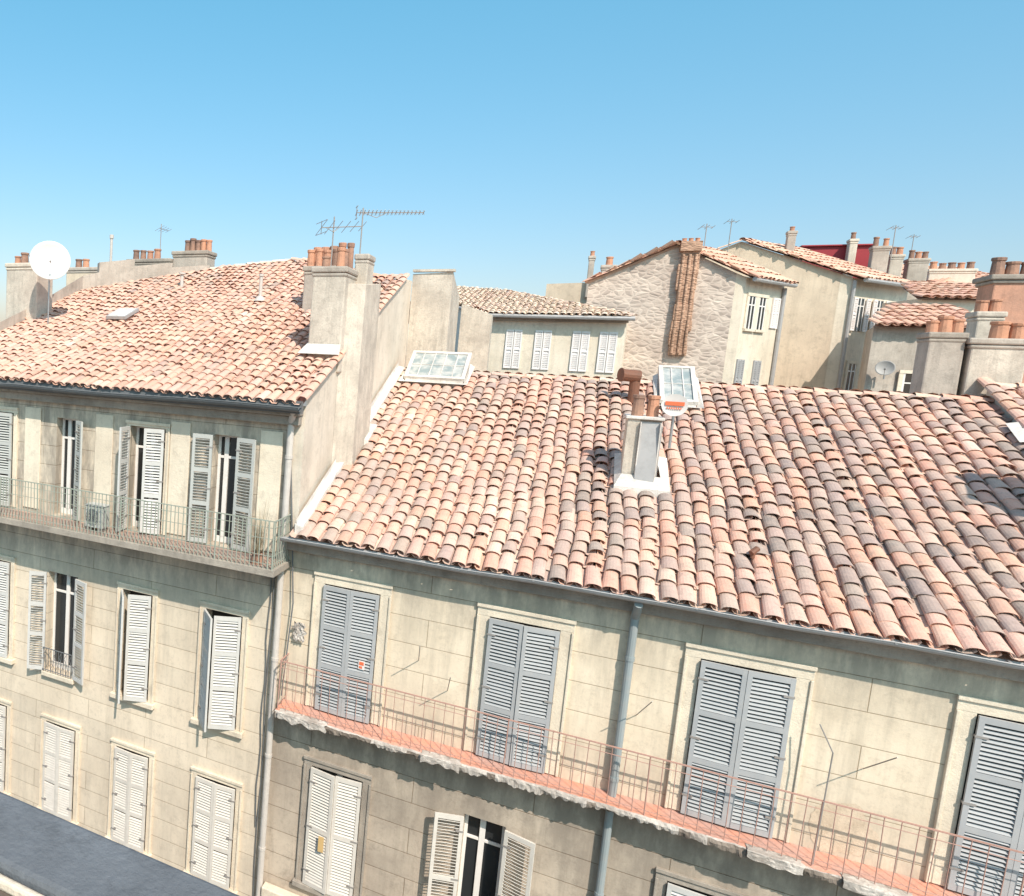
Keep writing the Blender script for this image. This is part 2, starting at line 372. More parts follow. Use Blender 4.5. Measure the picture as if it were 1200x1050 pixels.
# ================================================================== RIGHT HOUSE
WY=12.6; TAN=math.tan(.3814)
def rz(y): return -3.06+(y-12.2)*TAN
def lz(y): return -.71+(y-12.2)*TAN
XR0=-4.22; XR1=6.75
HR=thing('terraced_house',(1.2,WY,GZ),'limestone terraced house with faded clay tile roof and grey shutters','house','terraced houses along the street')
doors=[(-3.66,-2.67),(-.92,.09),(1.87,2.93),(4.69,5.72)]
low=[(-3.64,-2.70),(-1.0,-.36),(1.84,2.8),(4.7,5.68)]
mb=MB()
ops=[(a,b,-6.28,-3.94) for a,b in doors]+[(a,b,-9.72,-7.40) for a,b in low]
mats=[M['stoneR'],M['stoneRlow']]
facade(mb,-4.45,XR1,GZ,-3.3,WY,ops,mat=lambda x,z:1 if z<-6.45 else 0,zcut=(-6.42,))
mb.face([(XR1,WY,GZ),(XR1,20,GZ),(XR1,20,-.3),(XR1,WY,-3.1)],0)
mb.face([(-4.2,20,GZ),(XR1,20,GZ),(XR1,20,-.22),(-4.2,20,-.22)],0)
mb.build('wall',HR,mats)
mb=MB()
mb.box(-4.42,XR1,WY-.14,WY-.002,-3.42,-3.24); mb.box(-4.42,XR1,WY-.24,WY-.002,-3.238,-3.14)
mb.build('cornice',HR,[M['trimgrey']],bev=.015)
mb=MB(); cx,cz=3.62,-5.92; P_=[]
for i in range(40):
    a=2*math.pi*i/40; rr=1+.35*noise.noise(V((math.cos(a)*1.5,math.sin(a)*1.5,4)))+.10*noise.noise(V((i*.9,0,0)))
    P_.append((cx+.33*rr*math.cos(a),WY-.004,max(-6.29,cz+.40*rr*math.sin(a))))
for i in range(40): mb.face([(cx,WY-.004,cz),P_[i],P_[(i+1)%40]])
mb.build('plaster_patch',HR,[M['patch']],label='rough patch where the render has broken off')
DW=[]
for i,(a,b) in enumerate(doors):
    jit=[(1,random.uniform(2,5)),(-1,random.uniform(2,6))]
    DW.append(window(HR,a,b,-6.28,-3.94,WY,jit,M['shBlue'] if i!=3 else M['shBlue2'],M['trim'],sur=.19,sill=False,casement=False,label='tall balcony door with closed grey louvred shutters'))
mb=MB(); mb.box(-2.93,-2.82,12.487,12.493,-5.32,-5.16,0); mb.box(-2.915,-2.835,12.482,12.4865,-5.24,-5.18,1); mb.box(-2.915,-2.86,12.482,12.4865,-5.30,-5.26,1); mb.build('sticker',DW[0],[M['frame'],M['redlabel']])
lwA=window(HR,*low[0],-9.72,-7.40,WY,[(1,9),(-1,5)],M['shWhite'],M['trimgrey'],sur=.15,casement=True,panels=2,label='window with off-white louvred shutters slightly ajar')
mb=MB(); mb.box(-3.37,-3.27,12.40,12.406,-8.9,-8.6); mb.build('patch',lwA,[M['yellow']])
window(HR,*low[1],-9.72,-7.40,WY,[(1,162),(-1,166)],M['shWhite'],M['trimgrey'],sur=.0,casement=.45,panels=2,sill=True,lw=.46,label='open window with folded back white shutters')
window(HR,*low[2],-9.72,-7.40,WY,[(1,3),(-1,4)],M['shGrey'],M['trimgrey'],sur=.15,casement=False,panels=2)
window(HR,*low[3],-9.72,-7.40,WY,[(1,3),(-1,4)],M['shGrey'],M['trimgrey'],sur=.15,casement=False,panels=2)
def biasR(x,y):
    t=.02
    if x>0: t+=.04*x/2
    t+=.2*max(0,1-math.hypot((x-4.6)/2.2,(y-14.2)/1.8))+.16*max(0,1-math.hypot((x-.2)/1.2,(y-13)/1.5))+.12*max(0,1-math.hypot((x-2.4)/1.0,(y-18)/2.5))
    t-= .08*max(0,1-abs(x+2.6)/2)
    return t
def skipR(q):
    if .70<q.x<1.48 and 14.95<q.y<15.95: return True
    if -3.9<q.x<-2.4 and q.y>18.75: return True
    if 1.42<q.x<2.12 and q.y>18.25: return True
    return False
mb=MB()
tiles(mb,[(XR0+.08,12.28,rz(12.28)-.07),(XR1,12.28,rz(12.28)-.07),(XR1,19.6,rz(19.6)-.07),(XR0+.08,19.6,rz(19.6)-.07)],bias=biasR,skip=skipR)
tiles(mb,[(XR1,22,-1.1),(XR0,22,-1.1),(XR0,19.6,-.12),(XR1,19.6,-.12)],ex=.4,seg=4,pals=PALR)
ridge(mb,(XR0,19.6,rz(19.6)-.03),(XR1,19.6,rz(19.6)-.03))
mb.build('roof',HR,[M['tile']])
mb=MB(); gutter(mb,-4.4,XR1,12.16,rz(12.16)-.04,.07); mb.build('gutter',HR,[M['zinc']])
mb=MB()
for (ya,yb,w,hh) in ((12.3,15.6,.15,.1),(15.6,16.3,.36,.14),(16.3,19.5,.18,.12)):
    z0=rz(ya);z1=rz(yb); x=-4.2; n=int((yb-ya)/.25)+1
    for k in range(n):
        a=ya+(yb-ya)*k/n; b2=ya+(yb-ya)*(k+1)/n; wa=w+.025*noise.noise(V((a*3,0,0))); wb=w+.025*noise.noise(V((b2*3,0,0)))
        mb.face([(x,a,rz(a)+.14),(x+wa,a,rz(a)+.10),(x+wb,b2,rz(b2)+.10),(x,b2,rz(b2)+.14)]); mb.face([(x+wa,a,rz(a)-.05),(x+wb,b2,rz(b2)-.05),(x+wb,b2,rz(b2)+.10),(x+wa,a,rz(a)+.10)])
        mb.face([(x+.03,a,rz(a)+.1),(x+.03,b2,rz(b2)+.1),(x+.02,b2,rz(b2)+.12+hh),(x+.02,a,rz(a)+.12+hh)])
    mb.face([(x+w,ya,z0+.10),(x,ya,z0+.14),(x,ya,z0-.05),(x+w,ya,z0-.05)])
mb.build('flashing',HR,[M['flash']])
mb=MB(); drain(mb,[(1.02,12.2,-3.22),(1.02,12.5,-3.5),(1.0,12.5,-14.4)],.055); mb.build('drainpipe',HR,[M['pipeblue']],smooth=False)
# balcony
mb=MB(); bx0,bx1=-4.28,XR1
N=560
def nz(x,k,sc=2.0): return noise.noise(V((x*sc,k*7.3,.5)))
rows=[];RX=[]
BO=.37
def sag(x): return .025*math.sin(x*.9+1)-.012
for i in range(N+1):
    x=bx0+(bx1-bx0)*i/N; RX.append(x)
    j=lambda k,a:a*(nz(x,k)+.8*nz(x,k+9,7)+1.0*nz(x,k+20,23))
    sg=sag(x)
    rows.append([(x,WY-.002,-6.30),(x,11.86+BO,-6.31+sg*.6),(x,11.80+BO+j(1,.014),-6.31+sg+j(2,.006)),(x,11.775+BO+j(3,.016),-6.325+sg+j(4,.008)),(x,11.76+BO+j(5,.018),-6.365+sg+j(6,.016)),(x,11.775+BO+j(7,.02),-6.41+sg+j(8,.040)),(x,11.84+BO,-6.41+sg+j(9,.035)),(x,12.45,-6.47),(x,WY-.002,-6.49)])
mt=[1,1,0,0,0,3,2,2]
for i in range(N):
    for k in range(8):
        m_=mt[k]
        if k in (3,4,5) and (2.15<RX[i]<4.6 or nz(RX[i],40,3)>.28): m_=3
        mb.face([rows[i][k],rows[i+1][k],rows[i+1][k+1],rows[i][k+1]],m_)
mb.face([r for r in rows[0]],2); mb.face([r for r in rows[-1]][::-1],2)
balR=mb.build('balcony',HR,[M['cloth'],M['floor'],M['trimgrey'],M['broken']],label='narrow stone balcony with crumbling pale edge and red floor')
railing(bx0+.03,bx1,12.19,-6.32,-5.40,0,WY,.155,.0058,[M['rail']],balR,(1,0))
mb=MB(); mb.box(-4.4,XR1,WY-.2,WY-.002,-10.25,-10.05); mb.build('ledge',HR,[M['trim']],bev=.02)
# chimney on roof
mb=MB()
mb.box(.76,.95,15.12,15.82,-2.05,-.72,0); mb.box(.95,1.27,15.16,15.82,-2.05,-.72,2)
mb.box(.73,1.30,15.08,15.86,-.72,-.67,1)
mb.face([(.955,15.02,-1.8),(1.24,15.0,-1.8),(1.25,15.13,-.76),(.97,15.14,-.76)],3)
mb.box(.95,.968,15.05,15.12,-1.85,-.76,1); mb.box(1.24,1.258,15.05,15.12,-1.85,-.76,1)
mb.box(1.271,1.29,15.2,15.75,-1.8,-.82,3)
ch=mb.build('chimney',HR,[M['stack'],M['flash'],M['greyrender'],M['zinc']],bev=.012,label='small weathered chimney clad in grey metal with two clay pots')
for px,py in ((.90,15.3),(1.13,15.4)):
    pb=MB(); potmesh(pb,(px,py,-.68),.095,.38); pb.build('chimney_pot',ch,[M['potdark'] if px<1 else M['pot']])
mb=MB()
def rp(x,y,h): return (x,y,rz(y)+h)
b0=[rp(.66,14.88,.09),rp(1.48,14.88,.09),rp(1.48,16.0,.1),rp(.66,16.0,.1)]; b1=[rp(.76,15.1,.2),rp(1.34,15.1,.2),rp(1.3,15.85,.2),rp(.76,15.85,.2)]
for i in range(4): mb.face([b0[i],b0[(i+1)%4],b1[(i+1)%4],b1[i]])
mb.face([b0[0],(b0[0][0],b0[0][1],b0[0][2]-.15),(b0[1][0],b0[1][1],b0[1][2]-.15),b0[1]])
mb.build('apron',ch,[M['flash']])
def skylight(x0,x1,y0,y1,h0,h1,nb,label):
    mb=MB(); za=rz(y0)+h0; zb=rz(y1)+h1; zl=rz(y0)-.1
    mb.face([(x0,y0,zl),(x1,y0,zl),(x1,y0,za),(x0,y0,za)],0); mb.face([(x0,y0,zl),(x0,y0,za),(x0,y1,zb),(x0,y1,zl)],0); mb.face([(x1,y0,za),(x1,y0,zl),(x1,y1,zl),(x1,y1,zb)],0)
    mb.face([(x1,y1,zl),(x0,y1,zl),(x0,y1,zb),(x1,y1,zb)],0)
    d=V((0,y1-y0,zb-za)); L=d.length; ang=math.atan2(zb-za,y1-y0)
    T=Matrix.Translation((x0,y0,za))@Matrix.Rotation(ang,4,'X'); W=x1-x0
    mb.box(0,W,0,L,-.02,.0,1,M=T)
    mb.box(-.03,.05,-.03,L+.03,-.05,.035,0,M=T); mb.box(W-.05,W+.03,-.03,L+.03,-.05,.035,0,M=T)
    mb.box(.05,W-.05,-.03,.05,-.05,.033,0,M=T); mb.box(.05,W-.05,L-.05,L+.03,-.05,.033,0,M=T)
    for i in range(1,nb): mb.box(W*i/nb-.01,W*i/nb+.01,.05,L-.05,.0,.02,0,M=T)
    mb.box(.05,W-.05,L*.5-.008,L*.5+.008,.0,.015,0,M=T)
    f=[(x0-.12,y0-.18,rz(y0-.18)+.09),(x1+.12,y0-.18,rz(y0-.18)+.09),(x1+.02,y0,za-.1),(x0-.02,y0,za-.1)]
    mb.face(f,0); mb.face([f[0],f[3],(x0-.02,y1,rz(y1)+.16),(x0-.12,y1,rz(y1)+.09)],0); mb.face([f[1],(x1+.12,y1,rz(y1)+.09),(x1+.02,y1,rz(y1)+.16),f[2]],0)
    mb.build('skylight',HR,[M['flash'],M['skyglass']],bev=.004,label=label)
skylight(-3.85,-2.5,18.85,19.75,.14,.40,5,'raised glazed skylight with white frame and glazing bars')
skylight(1.48,2.08,18.4,19.72,.12,.30,3,'grey glass skylight in white flashing')
mb=MB(); mb.cyl((.98,18.6,-.55),(.98,18.6,-.02),.1,n=14); mb.cyl((.72,18.5,.04),(1.05,18.6,.02),.13,n=14); mb.cyl((.70,18.49,.04),(.722,18.5,.04),.15,n=14)
mb.build('flue',HR,[M['rust']],label='rusty metal flue with horizontal hood')
mb=MB(); mb.cyl((2.44,13.45,rz(13.45)+.0),(2.44,13.45,rz(13.45)+.13),.03,n=10); mb.cyl((2.41,13.4,rz(13.4)+.1),(2.49,13.47,rz(13.45)+.15),.04,n=8)
mb.build('vent_pipe',HR,[M['rust']])
# ================================================================== LEFT HOUSE
XL0,XL1=-13.7,-4.25
HL=thing('terraced_house',(-9,WY,GZ),'taller limestone terraced house with orange tile roof and tall rendered chimney','house','terraced houses along the street')
L=[(-11.85,-11.0),(-9.80,-9.22),(-7.9,-7.08),(-6.02,-5.50)]
Mw=[(-11.75,-10.98),(-9.9,-9.1),(-7.92,-7.2),(-5.98,-5.2)]
Nw=[(-11.8,-10.99),(-9.83,-9.0),(-7.92,-7.10),(-5.97,-5.11)]
mb=MB()
ops=[(a,b,-3.6,-1.47) for a,b in L]+[(a,b,-7.18,-4.9) for a,b in Mw]+[(a,b,-10.5,-8.37) for a,b in Nw]
facade(mb,XL0,-4.47,GZ,-.95,WY,ops)
gable=[(12.6,lz(12.6)),(19.6,lz(19.6)),(20.6,2.3)]
mb.face([(XL0,WY,GZ),(XL0,WY,lz(WY)),(XL0,18.6,lz(18.6)-.02),(XL0,20,lz(18.6)-.4),(XL0,20,GZ)],1)
mb.face([(XL1,WY,GZ)]+[(XL1,y,z-.03) for y,z in gable]+[(XL1,20.6,GZ)],1)
mb.face([(-4.47,WY,-3.298),(XL1,WY,-3.298),(XL1,WY,-.8),(-4.47,WY,-.8)],1)
mb.build('wall',HL,[M['stoneL'],M['party']])
mb=MB()
mb.box(XL0,-4.3,WY-.16,WY-.002,-1.15,-.98); mb.box(XL0,-4.28,WY-.28,WY-.002,-.978,-.84)
mb.build('cornice',HL,[M['trimgrey']],bev=.02)
for x in (-10.45,-8.55,-6.75,-4.85):
    mb=MB(); mb.box(x-.22,x+.22,WY-.03,WY-.002,-3.55,-1.3); mb.build('pilaster',HL,[M['trim']],bev=.012)
window(HL,*L[0],-3.6,-1.47,WY,[(1,5),(-1,5)],M['shGreen'],M['trim'],.12,False,False)
window(HL,*L[1],-3.6,-1.47,WY,[(-1,150)],M['shGreen'],M['trim'],0,False,.35,label='open balcony door with one shutter folded back')
window(HL,*L[2],-3.6,-1.47,WY,[(1,84),(-1,18)],M['shGrey'],M['trim'],.1,False,True,label='balcony door with one shutter standing out from the wall')
window(HL,*L[3],-3.6,-1.47,WY,[(1,172),(-1,170)],M['shGreen'],M['trim'],0,False,.35,lw=.4,label='open balcony door with both shutters folded back')
window(HL,*Mw[0],-7.18,-4.9,WY,[(1,5),(-1,6)],M['shGrey'],M['trim'],.13,True,False)
window(HL,*Mw[1],-7.18,-4.9,WY,[(1,158),(-1,160)],M['shGrey'],M['trim'],.0,True,True,label='open window with both grey shutters folded back')
window(HL,*Mw[2],-7.18,-4.9,WY,[(1,54),(-1,22)],M['shGrey'],M['trim'],.13,True,False,label='window with both shutters swung part way outward',lw=.48)
window(HL,*Mw[3],-7.18,-4.9,WY,[(1,50),(-1,26)],M['shGrey'],M['trim'],.13,True,False,label='window with both shutters swung part way outward',lw=.52)
for i in range(4): window(HL,*Nw[i],-10.5,-8.37,WY,[(1,3),(-1,4)],M['shWhite'],M['trim'],.13,True,False)
mb=MB()
for i in range(12):
    x=-9.88+.07*i; mb.cyl((x,12.47,-7.15),(x,12.47,-6.62),.007,n=5)
for i in range(6):
    x=-9.81+.14*i; mb.tube([(x,12.47,-7.1),(x+.05,12.46,-6.98),(x,12.47,-6.86),(x-.05,12.46,-6.75),(x,12.47,-6.65)],.006,5)
mb.cyl((-9.9,12.47,-6.62),(-9.1,12.47,-6.62),.012,n=6); mb.cyl((-9.9,12.47,-7.12),(-9.1,12.47,-7.12),.01,n=6)
mb.build('window_guard',HL,[M['gutterL']])
mb=MB()
z_=lambda y:lz(y)-.07
tiles(mb,[(XL0,12.28,z_(12.28)),(XL1+.02,12.28,z_(12.28)),(XL1+.02,19.6,z_(19.6)),(-5.2,19.85,z_(19.85)),(-7.4,21.4,z_(21.4)),(-8.0,21.5,z_(21.5)),(-10.3,20.6,z_(20.6)),(XL0,18.6,z_(18.6))],sp=.2,ex=.30,seg=7,pals=PALL,bias=lambda x,y:.0+(.1 if y>18 else 0)-.1*max(0,1-math.hypot((x+11)/3,(y-14.5)/2)))
mb.face([(XL1,19.6,z_(19.6)-.05),(-5.2,19.85,z_(19.85)-.05),(-7.4,21.4,z_(21.4)-.05),(-7.4,25,1.5),(XL1,22,1.2)],0,(.6,.36,.27))
mb.face([(-8,21.5,z_(21.5)-.05),(-7.4,21.4,z_(21.4)-.05),(-7.4,25,1.5),(-11,24,1.4),(-10.3,20.6,z_(20.6)-.05)],0,(.6,.36,.27))
ridge(mb,(-8.0,21.5,lz(21.5)-.02),(-7.4,21.4,lz(21.4)-.02),pals=PALL)
ridge(mb,(-7.4,21.4,lz(21.4)-.03),(-5.2,19.85,lz(19.85)-.03),pals=PALL)
ridge(mb,(-5.2,19.85,lz(19.85)-.03),(XL1,19.6,lz(19.6)-.03),pals=PALL)
ridge(mb,(-10.3,20.6,lz(20.6)-.02),(-8.0,21.5,lz(21.5)-.02),pals=PALC)
y=12.25
while y<19.5:
    c=pal(0,y,-.05,PALL); O=V((XL1+.03,y,lz(y)-.03)); arc(mb,O,V((1,0,0)),V((0,math.cos(.3814),math.sin(.3814))),V((0,-math.sin(.3814),math.cos(.3814))),random.uniform(-.01,.01),0,.45,.1,.085,.06,.03,c,6,1); y+=.34
mb.build('roof',HL,[M['tileleft']])
mb=MB(); gutter(mb,XL0,-4.2,12.12,lz(12.12)-.06,.085); mb.box(XL0,-4.2,12.21,12.3,-.92,-.70); mb.build('gutter',HL,[M['gutterL']])
mb=MB(); drain(mb,[(-4.36,12.3,-.85),(-4.47,12.5,-1.1),(-4.47,12.5,-14.4)],.06)
mb.build('drainpipe',HL,[M['pvc']])
mb=MB()
for (x,zz,z1) in ((-4.62,-3.9,-14),(-4.68,-4,-9)):
    pts=[(x+.02*math.sin(k*1.7),12.57,zz+(z1-zz)*k/12) for k in range(13)]; mb.tube(pts,.012,5)
mb.tube([(-4.5,12.55,-1.2),(-4.3,12.55,-3.4),(-4.2,12.5,-4.4),(-4.3,12.5,-6.2)],.014,5)
mb.build('cable',HL,[M['gutterL']])
mb=MB(); mb.box(XL0,-4.33,11.74,WY-.002,-3.76,-3.64,0); mb.box(XL0,-4.45,12.3,WY-.002,-3.89,-3.763,2)
mb.box(XL0,-4.4,11.86,12.5,-3.638,-3.632,1)
balL=mb.build('balcony',HL,[M['trimgrey'],M['floorL'],M['trimgrey']],bev=.012)
railing(XL0,-4.38,11.77,-3.64,-2.78,0,WY,.085,.0095,[M['railL']],balL,(0,1),mid=(-3.4,-3.1))
chimney(HL,-4.86,-4.19,14.25,15.9,-.2,1.86,M['stack'],[(-4.72,14.6,.085,.3),(-4.42,14.6,.09,.42)],cap=.035,capmat=M['greyrender'],label='tall cream rendered chimney with orange clay pots')
chimney(HL,-5.98,-5.1,16.9,17.6,.6,2.22,M['greyrender'],[(-5.88+.2*i,17.05,.095,.42) for i in range(5)]+[(-5.85+.2*i,17.4,.095,.62) for i in range(5)],cap=.04,capmat=M['trimgrey'],label='chimney stack crowded with two rows of orange clay pots')
mb=MB()
mb.face([(XL1+.003,14.4,-3),(XL1+.003,14.4,1.55),(-3.92,14.75,1.55),(-3.92,14.75,-3)]); mb.face([(-3.92,14.75,-3),(-3.92,14.75,1.55),(-3.92,15.95,1.7),(-3.92,15.95,-3)])
mb.face([(-3.92,15.95,-3),(-3.92,15.95,1.7),(XL1+.003,15.95,1.7),(XL1+.003,15.95,-3)]); mb.face([(XL1+.003,14.4,1.55),(XL1+.003,15.95,1.7),(-3.92,15.95,1.7),(-3.92,14.75,1.55)])
mb.build('chimney_breast',HL,[M['stack']])
chimney(HL,-4.25,-3.98,15.0,15.5,1.5,2.2,M['stack'],[],cap=.02,capmat=M['greyrender'],label='short square cream chimney stack')
mb=MB(); mb.face([(-5.0,14.05,lz(14.05)+.12),(-4.15,14.05,lz(14.05)+.12),(-4.19,14.22,lz(14.2)+.26),(-4.86,14.22,lz(14.2)+.26)])
mb.face([(-5.0,14.05,lz(14.05)+.12),(-4.86,14.22,lz(14.2)+.26),(-4.86,15.9,lz(15.9)+.2),(-5.0,15.9,lz(15.9)+.1)]); mb.build('apron',HL,[M['flash']])
chimney(HL,-11.7,-10.5,20.7,21.3,.5,3.25,M['greyrender'],[(-11.35+.19*i,21.0,.095,.42) for i in range(5)],cap=.05,capmat=M['trimgrey'],label='grey rendered chimney stack with a row of clay pots')
chimney(HL,-13.35,-11.75,20.6,21.2,.5,3.02,M['stack'],[(-13.2+.27*i,20.9,.11,.34) for i in range(4)],cap=.04,capmat=M['trimgrey'],label='weathered chimney stack with four clay pots')
chimney(HL,-15.6,-13.5,20.3,21.0,.5,2.75,M['beige'],[(-15.3,20.6,.12,.35),(-15.0,20.6,.12,.3)],cap=.04,capmat=M['greyrender'])
chimney(HL,-14.3,-13.2,15.9,16.6,.2,2.3,M['stack'],[(-14.15,16.2,.10,.26),(-13.9,16.2,.11,.3),(-13.6,16.2,.11,.26),(-13.35,16.2,.11,.26)],cap=.04,capmat=M['party'])
mb=MB(); mb.cyl((-14.0,20.6,2.5),(-14.0,20.6,3.75),.045,n=10); mb.cyl((-14.0,20.6,3.7),(-14.0,20.6,3.82),.07,n=10); mb.build('flue',HL,[M['pvc']])
mb=MB()
W=[(-13.55,13.2,.25),(-13.55,16.5,.28),(-13.6,18.55,.42),(-13.2,18.82,.44),(-13.2,18.82,.74),(-12.3,19.4,.66),(-12.3,19.4,.45),(-11.3,20.0,.38),(-11.3,20.0,.24),(-10.35,20.62,.12)]
for (a,b2) in zip(W[:-1],W[1:]):
    za,zb=lz(a[1]),lz(b2[1])
    if a[1]==b2[1]:
        mb.face([(a[0],a[1],za+a[2]),(a[0],a[1],za+b2[2]),(a[0]-.25,a[1]+.25,za+b2[2]),(a[0]-.25,a[1]+.25,za+a[2])]); continue
    mb.face([(a[0],a[1],za-.1),(b2[0],b2[1],zb-.1),(b2[0],b2[1],zb+b2[2]),(a[0],a[1],za+a[2])])
    mb.face([(a[0],a[1],za+a[2]),(b2[0],b2[1],zb+b2[2]),(b2[0]-.25,b2[1]+.25,zb+b2[2]),(a[0]-.25,a[1]+.25,za+a[2])])
    mb.face([(a[0]-.25,a[1]+.25,za+a[2]),(b2[0]-.25,b2[1]+.25,zb+b2[2]),(b2[0]-.25,b2[1]+.25,GZ),(a[0]-.25,a[1]+.25,GZ)])
mb.build('parapet',HL,[M['greyrender']])
mb=MB(); z=lz(17.6); mb.cyl((-7.35,17.6,z-.1),(-7.35,17.6,z+.65),.045,n=12); mb.cyl((-7.35,17.6,z+.62),(-7.35,17.6,z+.68),.065,n=12); mb.cyl((-7.35,17.6,z+.0),(-7.35,17.6,z+.12),.16,.08,n=12)
mb.build('vent_pipe',HL,[M['pvc']])
mb=MB(); z=lz(18.9); mb.cyl((-10.35,18.9,z-.1),(-10.35,18.9,z+.35),.05,n=12);mb.cyl((-10.35,18.9,z+.33),(-10.35,18.9,z+.38),.1,n=12); mb.build('vent_pipe',HL,[M['pvc']])
mb=MB(); T=Matrix.Translation((-10.9,15.9,lz(15.9)+.1))@Matrix.Rotation(.3814,4,'X')
mb.box(0,.6,0,.7,-.05,.03,0,M=T); mb.box(.04,.56,.04,.66,.03,.036,1,M=T); mb.build('skylight',HL,[M['zinc'],M['flash']],bev=.004)
# ================================================================== THINGS ON ROOFS
def dish(c,r,name_lbl,facing,pole,stripe=False,mat=None):
    t=thing('satellite_dish',pole,name_lbl,'satellite dish')
    q=V(facing).normalized().to_track_quat('Z','Y').to_matrix().to_4x4()
    mb=MB(); k_=.05 if stripe else .16
    pr=[(0.001,-.0)]+[(r*k/7,k_*r*(k/7)**2*2) for k in range(1,8)]+[(r*1.0,k_*r*2-.02)]+[(r*k/7,k_*r*(k/7)**2*2-.02) for k in range(7,0,-1)]
    mb.lathe(c,pr,32,M=q)
    if stripe:
        T=Matrix.Translation(c)@q
        mb.box(-r*.72,r*.72,-r*.05,r*.30,.024,.03,1,M=T)
        for k in range(7): mb.box(r*(-.58+.17*k),r*(-.49+.17*k),r*(-.38),r*(-.20),.022,.028,1,M=T)
    mb.build('dish',t,[mat or M['dish'],M['redlabel']],smooth=not stripe)
    mb=MB(); f=V(facing).normalized(); cc=V(c)
    lo=cc-V((0,0,r)); mb.tube([cc-f*.02,cc-f*.15,V((c[0]-f.x*.15,c[1]-f.y*.15,pole[2]))],.022,8)
    if not stripe:
        mb.tube([lo+f*.1,cc+f*r*1.0-V((0,0,.35*r))],.007,6); mb.cyl(cc+f*r*1.0-V((0,0,.35*r)),cc+f*r*.88-V((0,0,.27*r)),.025,n=8)
    mb.build('mast',t,[M['metal']])
dish((-12.45,15.5,2.23),.53,'large white satellite dish on a pole beside the chimney',(.75,-.9,.35),(-12.45+.08,15.65,lz(15.6)))
dish((1.42,15.2,-.44),.19,'small white round dish with orange red band beside clay pots',(-.10,-1,.05),(1.40,15.4,-1.2),True)
def yagi(base,top,boom0,boom1,n,ew,label,tooth=.0,r=.006):
    t=thing('television_antenna',base,label,'antenna')
    mb=MB(); mb.cyl(base,top,.014,n=8)
    a=V(boom0);b=V(boom1);mb.cyl(a,b,.010,n=6); d=(b-a).normalized(); w=d.cross(V((0,0,1))).normalized()
    for i in range(n):
        p=a+(b-a)*i/(n-1); l=ew*(1-.35*i/(n-1))
        e=(w*.9+V((0,0,.35))).normalized()
        mb.cyl(p-e*l,p+e*l,r,n=5)
        if tooth: 
            e2=(w*.5-V((0,0,.8))).normalized(); mb.cyl(p-e2*tooth,p+e2*tooth,r,n=5)
    if n>4:
        for k in (-.12,.12): mb.cyl(a+V((0,0,k))-w*ew,a+V((0,0,k))+w*ew,r,n=5)
        mb.cyl(a-V((0,0,.14)),a+V((0,0,.14)),.008,n=5)
        mb.tube([a+(b-a)*.1,a+(b-a)*.3-V((0,0,.1)),a+(b-a)*.45],.007,5)
    mb.build('aerial',t,[M['steel']])
yagi((-4.3,15.5,1.8),(-4.3,15.5,3.2),(-4.42,15.45,3.1),(-3.2,16.08,3.16),18,.12,'television aerial with many short elements on a mast',.06)
yagi((-4.9,15.5,1.8),(-4.9,15.5,3.05),(-5.1,15.3,2.8),(-4.4,15.9,2.9),6,.3,'older television aerial with long elements beside the chimney')
yagi((-12.3,20.9,3.0),(-12.3,20.9,4.15),(-12.3,20.8,4.0),(-12.25,21.3,4.0),4,.2,'thin television aerial standing on the chimney bank')
for i,(x,y,z,h) in enumerate(((3.1,30.6,4.3,.9),(4.3,35,4.9,1.2),(9.6,37.6,5.0,1.1),(12,44.5,5.2,1.6))):
    yagi((x,y,z-.2),(x,y,z+h),(x-.15,y,z+h-.1),(x+.2,y+.2,z+h-.08),3,.16,'thin television aerial on a distant tiled roof',0,.008)
# ================================================================== BACK HOUSES
HW=thing('back_building',(-3.7,21,GZ),'rendered rear wall with stepped top rising behind a tiled ridge','building')
mb=MB(); wallpts(mb,[(-4.24,20.61,2.45),(-3.22,20.61,2.5),(-3.3,22.6,2.0),(-4.24,22.6,2.4)],GZ); mb.face([(-4.24,20.61,2.45),(-3.22,20.61,2.5),(-3.3,22.6,2.0),(-4.24,22.6,2.4)])
mb.box(-4.24,-3.18,20.55,20.75,2.51,2.57)
mb.build('wall',HW,[M['stack']])
HC=thing('back_building',(-1,28,GZ),'low cream house with pale peach tile roof and light shutters','house')
mb=MB(); wallpts(mb,[(-4.68,30.2,2.42),(-3.05,28,1.92)],GZ,1,False); wallpts(mb,[(-3.05,28,1.92),(1.05,28,1.85),(1.4,34,1.85)],GZ,0,False)
mb.box(-3.1,1.1,27.86,27.998,1.72,1.86,2)
mb.build('wall',HC,[M['cream'],M['white'],M['trimgrey']])
mb=MB()
zc=lambda y:1.93+(y-27.8)*.225
tiles(mb,[(-3.05,27.7,zc(27.7)),(1.25,27.7,zc(27.7)),(-3.28,34,zc(34)),(-5.5,35.1,zc(35.1)),(-4.7,30.2,zc(30.2))],sp=.2,ex=.36,seg=5,pals=PALC,bias=lambda x,y:-.05)
ridge(mb,(1.25,27.7,zc(27.7)+.02),(-3.28,34,zc(34)+.02),pals=PALC,r=.08)
mb.build('roof',HC,[M['tilefar']])
mb=MB(); mb.cyl((-3.1,27.65,1.88),(1.25,27.65,1.84),.07,n=8); mb.cyl((-4.72,30.15,2.4),(-3.08,27.7,1.9),.05,n=8); mb.build('gutter',HC,[M['zinc']])
HV=thing('boundary_wall',(-3.3,23,GZ),'pale rendered yard wall stepping down behind the ridge','wall')
mb=MB()
